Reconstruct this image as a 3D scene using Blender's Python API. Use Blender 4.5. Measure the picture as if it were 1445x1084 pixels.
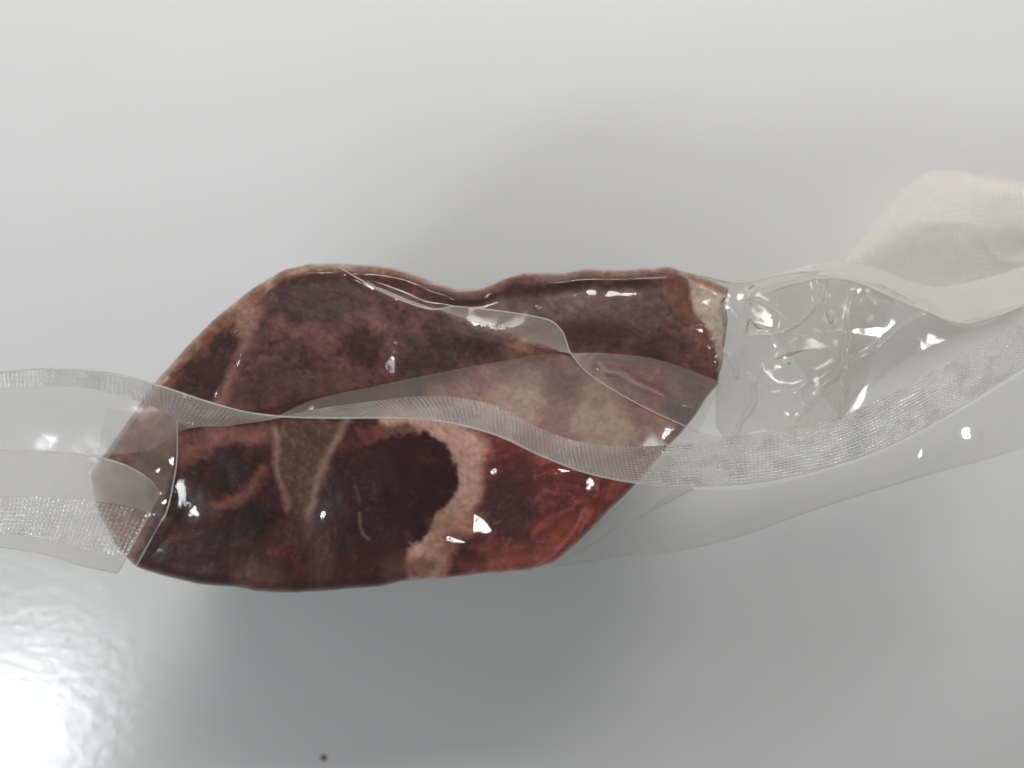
import bpy, math, random
import numpy as np
from mathutils import Vector

S = bpy.context.scene
for o in list(bpy.data.objects):
    bpy.data.objects.remove(o, do_unlink=True)
COL = S.collection
random.seed(4)
RNG = np.random.RandomState(11)

# ------------------------------------------------------------------ camera
H = 0.300                      # camera height above the table (m)
LENS = 30.0
PXW, PXH = 1445.0, 1084.0
FPX = PXW * LENS / 36.0
cam = bpy.data.objects.new('camera', bpy.data.cameras.new('camera'))
COL.objects.link(cam)
cam.location = (0, 0, H)
cam.rotation_euler = (0, 0, 0)
cam.data.lens = LENS
cam.data.sensor_width = 36.0
cam.data.clip_start = 0.005
cam.data.clip_end = 50
cam.data.dof.use_dof = True
cam.data.dof.focus_distance = 0.205
cam.data.dof.aperture_fstop = 6.5
S.camera = cam

# ------------------------------------------------------------------ world + lamps (an indoor close-up)
w = bpy.data.worlds.new('World')
S.world = w
w.use_nodes = True
w.node_tree.nodes['Background'].inputs[0].default_value = (1.0, 0.975, 0.93, 1)
w.node_tree.nodes['Background'].inputs[1].default_value = 0.17


def area(name, loc, target, sx, sy, power, col, spread=180):
    l = bpy.data.lights.new(name, 'AREA')
    l.shape = 'RECTANGLE'
    l.size, l.size_y = sx, sy
    l.energy = power
    l.color = col
    l.spread = math.radians(spread)
    o = bpy.data.objects.new(name, l)
    COL.objects.link(o)
    o.location = loc
    d = Vector(target) - Vector(loc)
    o.rotation_euler = d.to_track_quat('-Z', 'Y').to_euler()
    return o


# ceiling fixture behind the pack (top of the picture) and a window towards the lower left
area('ceiling_lamp', (0.22, 1.00, 0.66), (0.20, 0.40, 0.0), 1.3, 0.6, 3.3, (1.0, 0.985, 0.96), 38)
area('window_light', (-0.51, -0.36, 0.54), (-0.05, -0.02, 0.02), 0.13, 0.13, 1.75, (0.93, 0.97, 1.0))

S.view_settings.view_transform = 'Standard'
S.view_settings.look = 'None'
S.view_settings.exposure = 0.0
S.view_settings.gamma = 1.0
S.view_settings.use_curve_mapping = False
S.render.engine = 'CYCLES'
S.cycles.transparent_max_bounces = 40
S.cycles.max_bounces = 10


# ------------------------------------------------------------------ helpers
def tag(o, label=None, cat=None, group=None, kind=None):
    if label: o['label'] = label
    if cat: o['category'] = cat
    if group: o['group'] = group
    if kind: o['kind'] = kind
    return o


def unproj(px, py, zmm):
    """world position (m) of a point seen at photo pixel px,py whose height over the table is zmm"""
    z = np.asarray(zmm, float) * 0.001
    k = (H - z) / FPX
    return np.stack([(np.asarray(px, float) - PXW / 2) * k, -(np.asarray(py, float) - PXH / 2) * k, z + 0 * k], -1)


def hash2(ix, iy, seed):
    n = (ix.astype(np.int64) * 374761393 + iy.astype(np.int64) * 668265263 + seed * 974634777) & 0x7fffffff
    n = ((n ^ (n >> 13)) * 1274126177) & 0x7fffffff
    n = n ^ (n >> 16)
    return (n & 0xffff) / 65535.0


def vnoise(x, y, seed=0):
    ix, iy = np.floor(x), np.floor(y)
    fx, fy = x - ix, y - iy
    fx = fx * fx * fx * (fx * (fx * 6 - 15) + 10)
    fy = fy * fy * fy * (fy * (fy * 6 - 15) + 10)
    ix = ix.astype(np.int64); iy = iy.astype(np.int64)
    a = hash2(ix, iy, seed); b = hash2(ix + 1, iy, seed)
    c = hash2(ix, iy + 1, seed); d = hash2(ix + 1, iy + 1, seed)
    return (a * (1 - fx) + b * fx) * (1 - fy) + (c * (1 - fx) + d * fx) * fy


def fbm(x, y, scale, seed=0, octv=4, gain=0.5):
    s = 0; a = 1; t = 0; f = 1.0 / scale
    for i in range(octv):
        ang = 0.6 * i + 0.3
        ca, sa = math.cos(ang), math.sin(ang)
        s = s + a * vnoise((x * ca - y * sa) * f + 17.3 * i, (x * sa + y * ca) * f - 9.1 * i, seed + i * 7)
        t += a; a *= gain; f *= 2.03
    return s / t * 2 - 1        # about -1..1


def sstep(a, b, x):
    t = np.clip((x - a) / (b - a), 0, 1)
    return t * t * (3 - 2 * t)


def seg_dist(x, y, pts):
    """distance to a polyline"""
    best = np.full(np.shape(x), 1e9)
    for (ax, ay), (bx, by) in zip(pts[:-1], pts[1:]):
        dx, dy = bx - ax, by - ay
        L = dx * dx + dy * dy + 1e-9
        t = np.clip(((x - ax) * dx + (y - ay) * dy) / L, 0, 1)
        best = np.minimum(best, np.hypot(x - ax - t * dx, y - ay - t * dy))
    return best


def poly_sd(x, y, pts):
    """signed distance to a polygon, negative inside"""
    d = seg_dist(x, y, list(pts) + [pts[0]])
    ins = np.zeros(np.shape(x), bool)
    n = len(pts)
    for i in range(n):
        ax, ay = pts[i]; bx, by = pts[(i + 1) % n]
        c = ((ay > y) != (by > y)) & (x < (bx - ax) * (y - ay) / (by - ay + 1e-9) + ax)
        ins ^= c
    return np.where(ins, -d, d)


def catmull(P, t):
    """P (n,k), t in 0..1 -> Catmull-Rom through the points, chord-length spaced"""
    P = np.asarray(P, float)
    n = len(P)
    d = np.linalg.norm(np.diff(P, axis=0), axis=1) ** 0.5 + 1e-6
    kn = np.concatenate([[0], np.cumsum(d)]); kn /= kn[-1]
    m = np.zeros_like(P)
    for i in range(n):
        a, b = max(0, i - 1), min(n - 1, i + 1)
        m[i] = (P[b] - P[a]) / (kn[b] - kn[a])
    i = np.clip(np.searchsorted(kn, t, 'right') - 1, 0, n - 2)
    h = (kn[i + 1] - kn[i])
    s = ((t - kn[i]) / h)[:, None]
    h = h[:, None]
    return ((2 * s**3 - 3 * s**2 + 1) * P[i] + (s**3 - 2 * s**2 + s) * h * m[i]
            + (-2 * s**3 + 3 * s**2) * P[i + 1] + (s**3 - s**2) * h * m[i + 1])


def grid_faces(nu, nv):
    i, j = np.meshgrid(np.arange(nu - 1), np.arange(nv - 1), indexing='ij')
    a = (i * nv + j).ravel()
    return np.stack([a, a + 1, a + nv + 1, a + nv], 1)


def mesh_from(name, V, F, mats, parent=None, uv=None, col=None, midx=None, smooth=True, normals=None):
    me = bpy.data.meshes.new(name)
    V = np.asarray(V, np.float32).reshape(-1, 3); F = np.asarray(F, np.int32)
    me.vertices.add(len(V)); me.vertices.foreach_set('co', V.ravel())
    k = F.shape[1]
    me.loops.add(F.size); me.loops.foreach_set('vertex_index', F.ravel())
    me.polygons.add(len(F))
    me.polygons.foreach_set('loop_start', np.arange(0, F.size, k, dtype=np.int32))
    me.polygons.foreach_set('loop_total', np.full(len(F), k, np.int32))
    if midx is not None:
        me.polygons.foreach_set('material_index', np.asarray(midx, np.int32))
    me.polygons.foreach_set('use_smooth', np.full(len(F), smooth, bool))
    if uv is not None:
        l = me.uv_layers.new(name='UVMap')
        l.data.foreach_set('uv', np.asarray(uv, np.float32).reshape(-1, 2)[F.ravel()].ravel())
    if col is not None:
        a = me.color_attributes.new('tint', 'FLOAT_COLOR', 'POINT')
        c = np.ones((len(V), 4), np.float32); c[:, :3] = np.asarray(col).reshape(-1, 3)
        a.data.foreach_set('color', c.ravel())
    for m in (mats if isinstance(mats, (list, tuple)) else [mats]):
        me.materials.append(m)
    me.update(calc_edges=True)
    me.validate()
    if normals is not None:
        me.normals_split_custom_set_from_vertices(np.asarray(normals, float).reshape(-1, 3).tolist())
    o = bpy.data.objects.new(name, me)
    COL.objects.link(o)
    if parent is not None:
        o.parent = parent
        if parent.type == 'EMPTY':
            o.matrix_parent_inverse = parent.matrix_world.inverted()
    return o


def tube(P, r, sides=6):
    """V,F of a thin round bead along world points P; r scalar or array"""
    P = np.asarray(P); n = len(P)
    T = np.gradient(P, axis=0); T /= np.linalg.norm(T, axis=1)[:, None] + 1e-12
    up = np.array([0, 0, 1.0])
    A = np.cross(T, up); A /= np.linalg.norm(A, axis=1)[:, None] + 1e-12
    B = np.cross(A, T)
    r = np.broadcast_to(np.asarray(r, float), (n,))[:, None]
    V = []
    for k in range(sides):
        a = 2 * math.pi * k / sides
        V.append(P + r * (math.cos(a) * A + math.sin(a) * B))
    V = np.stack(V, 1).reshape(-1, 3)
    F = []
    for i in range(n - 1):
        for k in range(sides):
            k2 = (k + 1) % sides
            F.append((i * sides + k, i * sides + k2, (i + 1) * sides + k2, (i + 1) * sides + k))
    return V, np.array(F, np.int32)


# ------------------------------------------------------------------ materials
def newmat(name):
    m = bpy.data.materials.new(name)
    m.use_nodes = True
    nt = m.node_tree
    nt.nodes.clear()
    out = nt.nodes.new('ShaderNodeOutputMaterial')
    return m, nt, out


def N(nt, t, **kw):
    n = nt.nodes.new(t)
    for k, v in kw.items():
        setattr(n, k, v)
    return n


def math_n(nt, op, a, b=None, clamp=False):
    n = N(nt, 'ShaderNodeMath', operation=op, use_clamp=clamp)
    for i, v in enumerate((a, b)):
        if v is None: continue
        if isinstance(v, (int, float)): n.inputs[i].default_value = v
        else: nt.links.new(v, n.inputs[i])
    return n.outputs[0]


def table_material():
    m, nt, out = newmat('white_lacquer')
    p = N(nt, 'ShaderNodeBsdfPrincipled')
    tc = N(nt, 'ShaderNodeTexCoord')
    n1 = N(nt, 'ShaderNodeTexNoise'); n1.inputs['Scale'].default_value = 700; n1.inputs['Detail'].default_value = 4
    n2 = N(nt, 'ShaderNodeTexNoise'); n2.inputs['Scale'].default_value = 170; n2.inputs['Detail'].default_value = 4
    n3 = N(nt, 'ShaderNodeTexNoise'); n3.inputs['Scale'].default_value = 9; n3.inputs['Detail'].default_value = 5
    mp = N(nt, 'ShaderNodeMapping'); mp.inputs['Rotation'].default_value = (0, 0, 0.6); mp.inputs['Scale'].default_value = (1, 2.1, 1)
    nt.links.new(tc.outputs['Object'], mp.inputs[0])
    for n in (n1, n2, n3): nt.links.new(mp.outputs[0], n.inputs['Vector'])
    h = math_n(nt, 'ADD', math_n(nt, 'MULTIPLY', n1.outputs[0], 0.6), n2.outputs[0])
    b = N(nt, 'ShaderNodeBump'); b.inputs['Strength'].default_value = 0.24; b.inputs['Distance'].default_value = 0.0006
    nt.links.new(h, b.inputs['Height']); nt.links.new(b.outputs[0], p.inputs['Coat Normal'])
    cr = N(nt, 'ShaderNodeValToRGB')
    cr.color_ramp.elements[0].position = 0.3; cr.color_ramp.elements[0].color = (0.71, 0.715, 0.72, 1)
    cr.color_ramp.elements[1].position = 0.7; cr.color_ramp.elements[1].color = (0.735, 0.74, 0.75, 1)
    nt.links.new(n3.outputs[0], cr.inputs[0]); nt.links.new(cr.outputs[0], p.inputs['Base Color'])
    p.inputs['Roughness'].default_value = 0.6
    p.inputs['Specular IOR Level'].default_value = 0.0
    p.inputs['Coat Weight'].default_value = 1.0
    p.inputs['Coat Roughness'].default_value = 0.09
    nt.links.new(p.outputs[0], out.inputs[0])
    return m


def meat_material(name, rough=0.42, sss=0.15):
    m, nt, out = newmat(name)
    p = N(nt, 'ShaderNodeBsdfPrincipled')
    a = N(nt, 'ShaderNodeAttribute', attribute_name='tint')
    tc = N(nt, 'ShaderNodeTexCoord')
    n1 = N(nt, 'ShaderNodeTexNoise'); n1.inputs['Scale'].default_value = 900; n1.inputs['Detail'].default_value = 3
    n2 = N(nt, 'ShaderNodeTexNoise'); n2.inputs['Scale'].default_value = 260; n2.inputs['Detail'].default_value = 4
    for n in (n1, n2): nt.links.new(tc.outputs['Object'], n.inputs['Vector'])
    f = math_n(nt, 'ADD', math_n(nt, 'MULTIPLY', n1.outputs[0], 0.2), math_n(nt, 'MULTIPLY', n2.outputs[0], 0.5))
    f = math_n(nt, 'ADD', f, 0.66)
    mx = N(nt, 'ShaderNodeVectorMath', operation='SCALE')
    nt.links.new(a.outputs['Color'], mx.inputs[0]); nt.links.new(f, mx.inputs['Scale'])
    nt.links.new(mx.outputs[0], p.inputs['Base Color'])
    b = N(nt, 'ShaderNodeBump'); b.inputs['Strength'].default_value = 0.6; b.inputs['Distance'].default_value = 0.0005
    nt.links.new(n2.outputs[0], b.inputs['Height']); nt.links.new(b.outputs[0], p.inputs['Normal'])
    p.inputs['Roughness'].default_value = rough
    p.inputs['Specular IOR Level'].default_value = 0.25
    nt.links.new(p.outputs[0], out.inputs[0])
    return m


def film_material(name, haze=0.12, tint=(0.92, 0.90, 0.86), rough=0.05, gloss=1.0, wr=0.0, wr_scale=60,
                  emboss=False, haze_var=0.5, line_dir=0.0, pitch=0.9, emb=1.0):
    """thin clear plastic: see-through, a little milky, mirror-like at a glance"""
    m, nt, out = newmat(name)
    lw = N(nt, 'ShaderNodeLayerWeight'); lw.inputs['Blend'].default_value = 0.5
    tc = N(nt, 'ShaderNodeTexCoord')
    nz = N(nt, 'ShaderNodeTexNoise'); nz.inputs['Scale'].default_value = wr_scale; nz.inputs['Detail'].default_value = 5
    nz.inputs['Distortion'].default_value = 0.6
    nt.links.new(tc.outputs['Object'], nz.inputs['Vector'])
    normal = None
    hz_extra = None
    if emboss:
        uvn = N(nt, 'ShaderNodeUVMap', uv_map='UVMap')
        sp = N(nt, 'ShaderNodeSeparateXYZ')
        # uv is in millimetres; a small warp keeps the grid from being ruler-straight
        wn = N(nt, 'ShaderNodeTexNoise'); wn.inputs['Scale'].default_value = 0.05; wn.inputs['Detail'].default_value = 2
        nt.links.new(uvn.outputs[0], wn.inputs['Vector'])
        ad = N(nt, 'ShaderNodeVectorMath', operation='MULTIPLY_ADD')
        ad.inputs[1].default_value = (2.2, 2.2, 0)
        nt.links.new(wn.outputs['Color'], ad.inputs[0]); nt.links.new(uvn.outputs[0], ad.inputs[2])
        nt.links.new(ad.outputs[0], sp.inputs[0])
        k = 2 * math.pi / pitch
        sx = math_n(nt, 'SINE', math_n(nt, 'MULTIPLY', sp.outputs[0], k))
        sy = math_n(nt, 'SINE', math_n(nt, 'MULTIPLY', sp.outputs[1], k))
        # ribs one way dominate in some stretches, the other way in others
        bn = N(nt, 'ShaderNodeTexNoise'); bn.inputs['Scale'].default_value = 0.045; bn.inputs['Detail'].default_value = 3
        nt.links.new(uvn.outputs[0], bn.inputs['Vector'])
        bw = N(nt, 'ShaderNodeMapRange'); bw.inputs['From Min'].default_value = 0.38; bw.inputs['From Max'].default_value = 0.62
        nt.links.new(bn.outputs[0], bw.inputs['Value'])
        inv = math_n(nt, 'SUBTRACT', 1.0, bw.outputs[0])
        h = math_n(nt, 'ADD', math_n(nt, 'MULTIPLY', sx, math_n(nt, 'ADD', math_n(nt, 'MULTIPLY', bw.outputs[0], 0.45), 0.55)),
                   math_n(nt, 'MULTIPLY', sy, math_n(nt, 'ADD', math_n(nt, 'MULTIPLY', inv, 0.45), 0.55)))
        an = N(nt, 'ShaderNodeTexNoise'); an.inputs['Scale'].default_value = 0.16; an.inputs['Detail'].default_value = 4
        nt.links.new(uvn.outputs[0], an.inputs['Vector'])
        am = N(nt, 'ShaderNodeMapRange'); am.inputs['From Min'].default_value = 0.32; am.inputs['From Max'].default_value = 0.68; am.inputs['To Min'].default_value = 0.25; am.inputs['To Max'].default_value = 1.1
        nt.links.new(an.outputs[0], am.inputs['Value'])
        h = math_n(nt, 'MULTIPLY', h, am.outputs[0])
        bp = N(nt, 'ShaderNodeBump'); bp.inputs['Strength'].default_value = 1.0
        bp.inputs['Distance'].default_value = 0.00012 * emb
        nt.links.new(h, bp.inputs['Height'])
        normal = bp.outputs[0]
        hz_extra = math_n(nt, 'MULTIPLY', math_n(nt, 'MAXIMUM', h, 0.0), 0.24)
    if wr:
        bp2 = N(nt, 'ShaderNodeBump'); bp2.inputs['Strength'].default_value = wr; bp2.inputs['Distance'].default_value = 0.002
        nt.links.new(nz.outputs[0], bp2.inputs['Height'])
        if normal is not None: nt.links.new(normal, bp2.inputs['Normal'])
        normal = bp2.outputs[0]
    tr = N(nt, 'ShaderNodeBsdfTransparent'); tr.inputs[0].default_value = (0.97, 0.965, 0.955, 1)
    di = N(nt, 'ShaderNodeBsdfDiffuse'); di.inputs[0].default_value = (*tint, 1)
    tl = N(nt, 'ShaderNodeBsdfTranslucent'); tl.inputs[0].default_value = (*tint, 1)
    gl = N(nt, 'ShaderNodeBsdfAnisotropic') if False else N(nt, 'ShaderNodeBsdfGlossy')
    gl.inputs['Roughness'].default_value = rough
    if normal is not None:
        for s in (di, tl, gl): nt.links.new(normal, s.inputs['Normal'])
        nt.links.new(normal, lw.inputs['Normal'])
    mk = N(nt, 'ShaderNodeMixShader'); mk.inputs[0].default_value = 0.45
    nt.links.new(di.outputs[0], mk.inputs[1]); nt.links.new(tl.outputs[0], mk.inputs[2])
    fac = lw.outputs['Facing']
    hv = math_n(nt, 'ADD', math_n(nt, 'MULTIPLY', nz.outputs[0], haze_var * 2), 1 - haze_var)
    hz = math_n(nt, 'MULTIPLY', hv, haze)
    hz = math_n(nt, 'MULTIPLY', hz, math_n(nt, 'ADD', math_n(nt, 'MULTIPLY', math_n(nt, 'POWER', fac, 2.5), 4.0), 1.0))
    if hz_extra is not None: hz = math_n(nt, 'ADD', hz, hz_extra)
    hz = math_n(nt, 'MINIMUM', hz, 0.92)
    m1 = N(nt, 'ShaderNodeMixShader')
    nt.links.new(hz, m1.inputs[0]); nt.links.new(tr.outputs[0], m1.inputs[1]); nt.links.new(mk.outputs[0], m1.inputs[2])
    F = math_n(nt, 'ADD', math_n(nt, 'MULTIPLY', math_n(nt, 'POWER', fac, 5.0), 0.8), 0.075 * gloss, True)
    m2 = N(nt, 'ShaderNodeMixShader')
    nt.links.new(F, m2.inputs[0]); nt.links.new(m1.outputs[0], m2.inputs[1]); nt.links.new(gl.outputs[0], m2.inputs[2])
    nt.links.new(m2.outputs[0], out.inputs[0])
    return m


def plain_film_edge():
    m, nt, out = newmat('film_edge')
    p = N(nt, 'ShaderNodeBsdfPrincipled')
    p.inputs['Base Color'].default_value = (0.80, 0.77, 0.71, 1)
    p.inputs['Roughness'].default_value = 0.12
    tr = N(nt, 'ShaderNodeBsdfTransparent')
    mx = N(nt, 'ShaderNodeMixShader'); mx.inputs[0].default_value = 0.55
    nt.links.new(tr.outputs[0], mx.inputs[1]); nt.links.new(p.outputs[0], mx.inputs[2])
    nt.links.new(mx.outputs[0], out.inputs[0])
    return m


def juice_material():
    m, nt, out = newmat('meat_juice')
    p = N(nt, 'ShaderNodeBsdfPrincipled')
    p.inputs['Base Color'].default_value = (0.36, 0.10, 0.045, 1)
    p.inputs['Roughness'].default_value = 0.15
    tr = N(nt, 'ShaderNodeBsdfTransparent')
    mx = N(nt, 'ShaderNodeMixShader'); mx.inputs[0].default_value = 0.26
    nt.links.new(tr.outputs[0], mx.inputs[1]); nt.links.new(p.outputs[0], mx.inputs[2])
    nt.links.new(mx.outputs[0], out.inputs[0])
    return m


M_TABLE = table_material()
M_MUSCLE = meat_material('raw_muscle')
M_FAT = meat_material('fat_tissue', rough=0.38)
M_BONE = meat_material('cut_bone', rough=0.5)
M_TIGHT = film_material('tight_film', haze=0.020, rough=0.055, gloss=0.55, wr=0.10, wr_scale=75, haze_var=0.9)
M_WEB = film_material('clear_film', haze=0.19, rough=0.11, wr=0.06, wr_scale=40)
M_EMB = film_material('embossed_film', haze=0.24, rough=0.13, emboss=True, wr=0.05, gloss=1.6, pitch=1.05, emb=1.5)
M_FLAP = film_material('milky_film', haze=0.50, tint=(0.91, 0.895, 0.86), rough=0.12, wr=0.12, wr_scale=40)
M_CREAM = film_material('cream_film', haze=0.33, tint=(0.94, 0.91, 0.83), rough=0.5, gloss=0.3, wr=0.06, haze_var=0.3, emboss=True, pitch=1.7, emb=0.6)
M_CRINK = film_material('crinkled_film', haze=0.15, rough=0.085, gloss=0.9, wr=0.04, wr_scale=90)
M_SHEER = film_material('sheer_film', haze=0.05, rough=0.085, gloss=1.2, wr=0.10, wr_scale=25, haze_var=0.6)
M_EDGE = plain_film_edge()
M_JUICE = juice_material()

# ------------------------------------------------------------------ table
gs = 60
gx = np.linspace(-3, 3, gs)
X, Y = np.meshgrid(gx, gx, indexing='ij')
table = mesh_from('table_top', np.stack([X, Y, 0 * X], -1), grid_faces(gs, gs)[:, ::-1], M_TABLE)
tag(table, 'glossy white lacquered table top under the packed meat', 'table', kind='structure')

# ------------------------------------------------------------------ the meat: outline and height in photo pixels / millimetres
TOP = [(128, 668), (160, 622), (215, 543), (255, 498), (300, 452), (350, 410), (400, 380), (440, 373), (480, 372), (530, 374), (570, 381), (610, 397),
       (645, 409), (680, 407), (710, 394), (740, 385), (790, 384), (850, 381), (900, 380), (945, 377), (985, 388), (1015, 398), (1034, 405)]
BOT = [(128, 690), (145, 735), (165, 772), (190, 800), (240, 816), (300, 826), (360, 833), (420, 836), (480, 833), (560, 823), (640, 813), (700, 807), (750, 803),
       (785, 792), (810, 770), (850, 730), (890, 692), (930, 645), (970, 600), (1005, 562), (1020, 530), (1028, 470), (1034, 420)]
RID = [(128, 676), (160, 655), (245, 603), (363, 580), (454, 560), (576, 536), (720, 508), (800, 500), (900, 512), (980, 505), (1034, 412)]


def pl(P, x):
    P = np.asarray(P, float)
    return np.interp(x, P[:, 0], P[:, 1])


OUTL = 1.0


def smooth_pl(P, x):
    """piecewise curve, lightly rounded"""
    s = 0; wts = 0
    for d in (-6, -3, 0, 3, 6):
        k = 8.0 - abs(d) * 0.6
        s = s + k * pl(P, np.clip(x + d, P[0][0], P[-1][0])); wts += k
    ph = len(P) * 1.7 + P[3][1] * 0.01
    return s / wts + OUTL * (3.0 * fbm(x, 0 * x + ph * 50, 48, 7, 3, 0.45))


def bump(x, y, cx, cy, rx, ry, a, ang=0.0):
    ca, sa = math.cos(ang), math.sin(ang)
    u = ((x - cx) * ca + (y - cy) * sa) / rx; v = (-(x - cx) * sa + (y - cy) * ca) / ry
    return a * np.exp(-(u * u + v * v) * 1.4)


WIN = np.array((-0.51, -0.36, 0.54))      # where the window stands: glint patches of film are tilted to mirror it


def facet(x, y, z, x0, y0, rx, ry, ang=0.0, lift=0.35):
    """a glint shaped into the film: flat patch tilted to mirror the window into the camera"""
    i = np.unravel_index(np.argmin((x - x0) ** 2 + (y - y0) ** 2), x.shape)
    z0 = z[i] + lift
    p = unproj(x0, y0, z0)
    l = WIN - p; l /= np.linalg.norm(l)
    v = np.array((0, 0, H)) - p; v /= np.linalg.norm(v)
    h = l + v
    gx, gy = -h[0] / h[2], -h[1] / h[2]  # slope chosen so the window light reflects straight to the camera
    a_, b_ = (x - PXW / 2) / FPX, -(y - PXH / 2) / FPX
    plane = (z0 + gx * (a_ * H - p[0]) * 1000 + gy * (b_ * H - p[1]) * 1000) / (1 + gx * a_ + gy * b_)
    ca, sa = math.cos(ang), math.sin(ang)
    u = ((x - x0) * ca + (y - y0) * sa) / rx; w_ = (-(x - x0) * sa + (y - y0) * ca) / ry
    q = np.hypot(u, w_)
    m = 1 - sstep(0.75, 1.9, q)
    return z * (1 - m) + (plane + 0.11 * fbm(x, y, 14, 5, 3)) * m


def meat_height(x, y, film=False):
    t, b = smooth_pl(TOP, x), smooth_pl(BOT, x)
    r = np.clip(smooth_pl(RID, x), t + 2, b - 2)
    lo = np.clip((y - r) / (b - r), 0, 1); up = np.clip((r - y) / (r - t), 0, 1)
    z = 84.0 - 10 * (1 - sstep(890, 985, x)) * lo ** 1.25 - 3.4 * up ** 1.15
    # rounded flank along the outline
    d = np.minimum(y - t, b - y) * 0.80
    d = np.minimum(d, np.minimum((x - 128) * 1.1, (1034 - x) * 1.2))
    wd = 14.0
    q = np.clip(1 - d / wd, 0, 1)
    z = z - 3.0 * (1 - np.sqrt(np.maximum(0, 1 - q * q)))
    # broad swells of the muscles
    z = z + bump(x, y, 560, 690, 110, 80, 2.2) + bump(x, y, 300, 720, 90, 60, 1.6) + bump(x, y, 430, 470, 110, 60, 1.8)
    z = z + bump(x, y, 850, 450, 120, 45, 0.8) - bump(x, y, 700, 420, 60, 40, 3.0) - bump(x, y, 425, 720, 40, 60, 0.8)
    z = z + 0.4 * fbm(x, y, 60, 3, 3)
    # rolled rim along the upper edge
    z = z + (0.5 + 0.5 * fbm(x, 0 * x, 50, 8, 2)) * np.exp(-((y - t - 13) / 6.0) ** 2) - 0.15 * np.exp(-((y - t - 27) / 9.0) ** 2)
    if film:
        z = z + 0.45 + 0.12 * fbm(x, y, 30, 21, 3)
        for a in ((676, 741, 24, 13, 0.5), (640, 762, 24, 5, 0.25), (552, 516, 8, 18, 0.15), (697, 665, 7, 5, -0.5), (833, 683, 8, 10, 0.4), (795, 664, 16, 4, 0.1),
                  (336, 512, 3, 8, 0.3), (305, 556, 3, 6, 0.3), (308, 478, 3, 10, 0.7), (990, 466, 6, 4, 0.3), (1006, 488, 4, 6, 0.5), (1012, 510, 4, 5, 0.0)):
            z = facet(x, y, z, *a)
        for pts, a, wdt in (([(480, 376), (530, 405), (600, 434), (650, 440)], 0.9, 5),
                            ([(640, 425), (690, 424), (740, 402), (820, 396), (940, 394)], 0.35, 4),
                            ([(230, 540), (270, 520), (330, 470)], 0.7, 4)):
            dd = seg_dist(x, y, pts)
            z = z + a * np.exp(-(dd / wdt) ** 2)
    return z


NU, NV = 620, 340
uu = np.linspace(0, 1, NU)
xs = 128.5 + (1033.5 - 128.5) * uu
vv = 0.5 - 0.5 * np.cos(np.pi * np.linspace(0, 1, NV))
vv = 0.45 * vv + 0.55 * np.linspace(0, 1, NV)
GX = np.repeat(xs[:, None], NV, 1)
ty, by = smooth_pl(TOP, xs), smooth_pl(BOT, xs)
GY = ty[:, None] * (1 - vv) + by[:, None] * vv
GZ = meat_height(GX, GY)

# ---- colour of the cut faces (real tissue colours: muscle, fat, bone)
wa = 7.0
WX = GX + wa * fbm(GX, GY, 26, 31, 4, 0.6) + 4.0 * fbm(GX, GY, 8, 35, 3, 0.6)
WY = GY + wa * fbm(GX, GY, 26, 41, 4, 0.6) + 4.0 * fbm(GX, GY, 8, 45, 3, 0.6)
SX = GX + 6 * fbm(GX, GY, 40, 31, 3, 0.5); SY = GY + 6 * fbm(GX, GY, 40, 41, 3, 0.5)
n_big = fbm(GX, GY, 70, 51, 4); n_mid = fbm(GX, GY, 22, 61, 4, 0.6); n_fine = fbm(GX, GY, 6, 71, 3, 0.6)
ridge = np.repeat((smooth_pl(RID, xs) + 90 * sstep(925, 950, xs))[:, None], NV, 1)
C = np.zeros((NU, NV, 3)); REG = np.zeros((NU, NV), int)     # 0 muscle, 1 fat, 2 bone


def mixc(mask, col, reg=None, th=0.55):
    global C
    C = C * (1 - mask[..., None]) + np.array(col) * mask[..., None]
    if reg is not None:
        REG[mask > th] = reg


def blob(pts, col, soft=5, grow=0, reg=None, k=1.0, brk=0.0):
    d = poly_sd(WX, WY, pts) - grow + brk * n_mid * 12
    mixc(k * (1 - sstep(-soft, soft, d)), col, reg)


def vein(pts, wd, col, soft=3, reg=None, k=1.0, brk=0.0):
    d = (seg_dist(SX, SY, pts) if brk < 0.3 else seg_dist(WX, WY, pts)) - wd + brk * n_mid * 10
    mixc(k * (1 - sstep(-soft, soft, d)), col, reg)


def spot(cx, cy, rx, ry, col, soft=0.35, k=1.0, reg=None, brk=0.3):
    d = np.hypot((WX - cx) / rx, (WY - cy) / ry) - 1 + brk * n_mid
    mixc(k * (1 - sstep(-soft, soft, d)), col, reg)


DARK = (0.048, 0.0095, 0.0125); MAR = (0.12, 0.026, 0.024); RED = (0.21, 0.050, 0.038)
PINK = (0.40, 0.135, 0.10); FATC = (0.74, 0.49, 0.39); CREAM = (0.66, 0.47, 0.34); TAN = (0.22, 0.11, 0.078)
BONEC = (0.40, 0.27, 0.20); BROWN = (0.14, 0.066, 0.044); MAUVE = (0.13, 0.050, 0.045); PURP = (0.085, 0.038, 0.045)

# lower face: dark maroon muscle
mixc(np.ones_like(GX), DARK)
mixc(sstep(0.0, 0.7, n_mid * 0.6 + n_big * 0.6) * 0.7, MAR)
mixc(sstep(0.35, 0.8, n_fine * 0.5 + n_mid * 0.6) * 0.35, RED)
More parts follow.
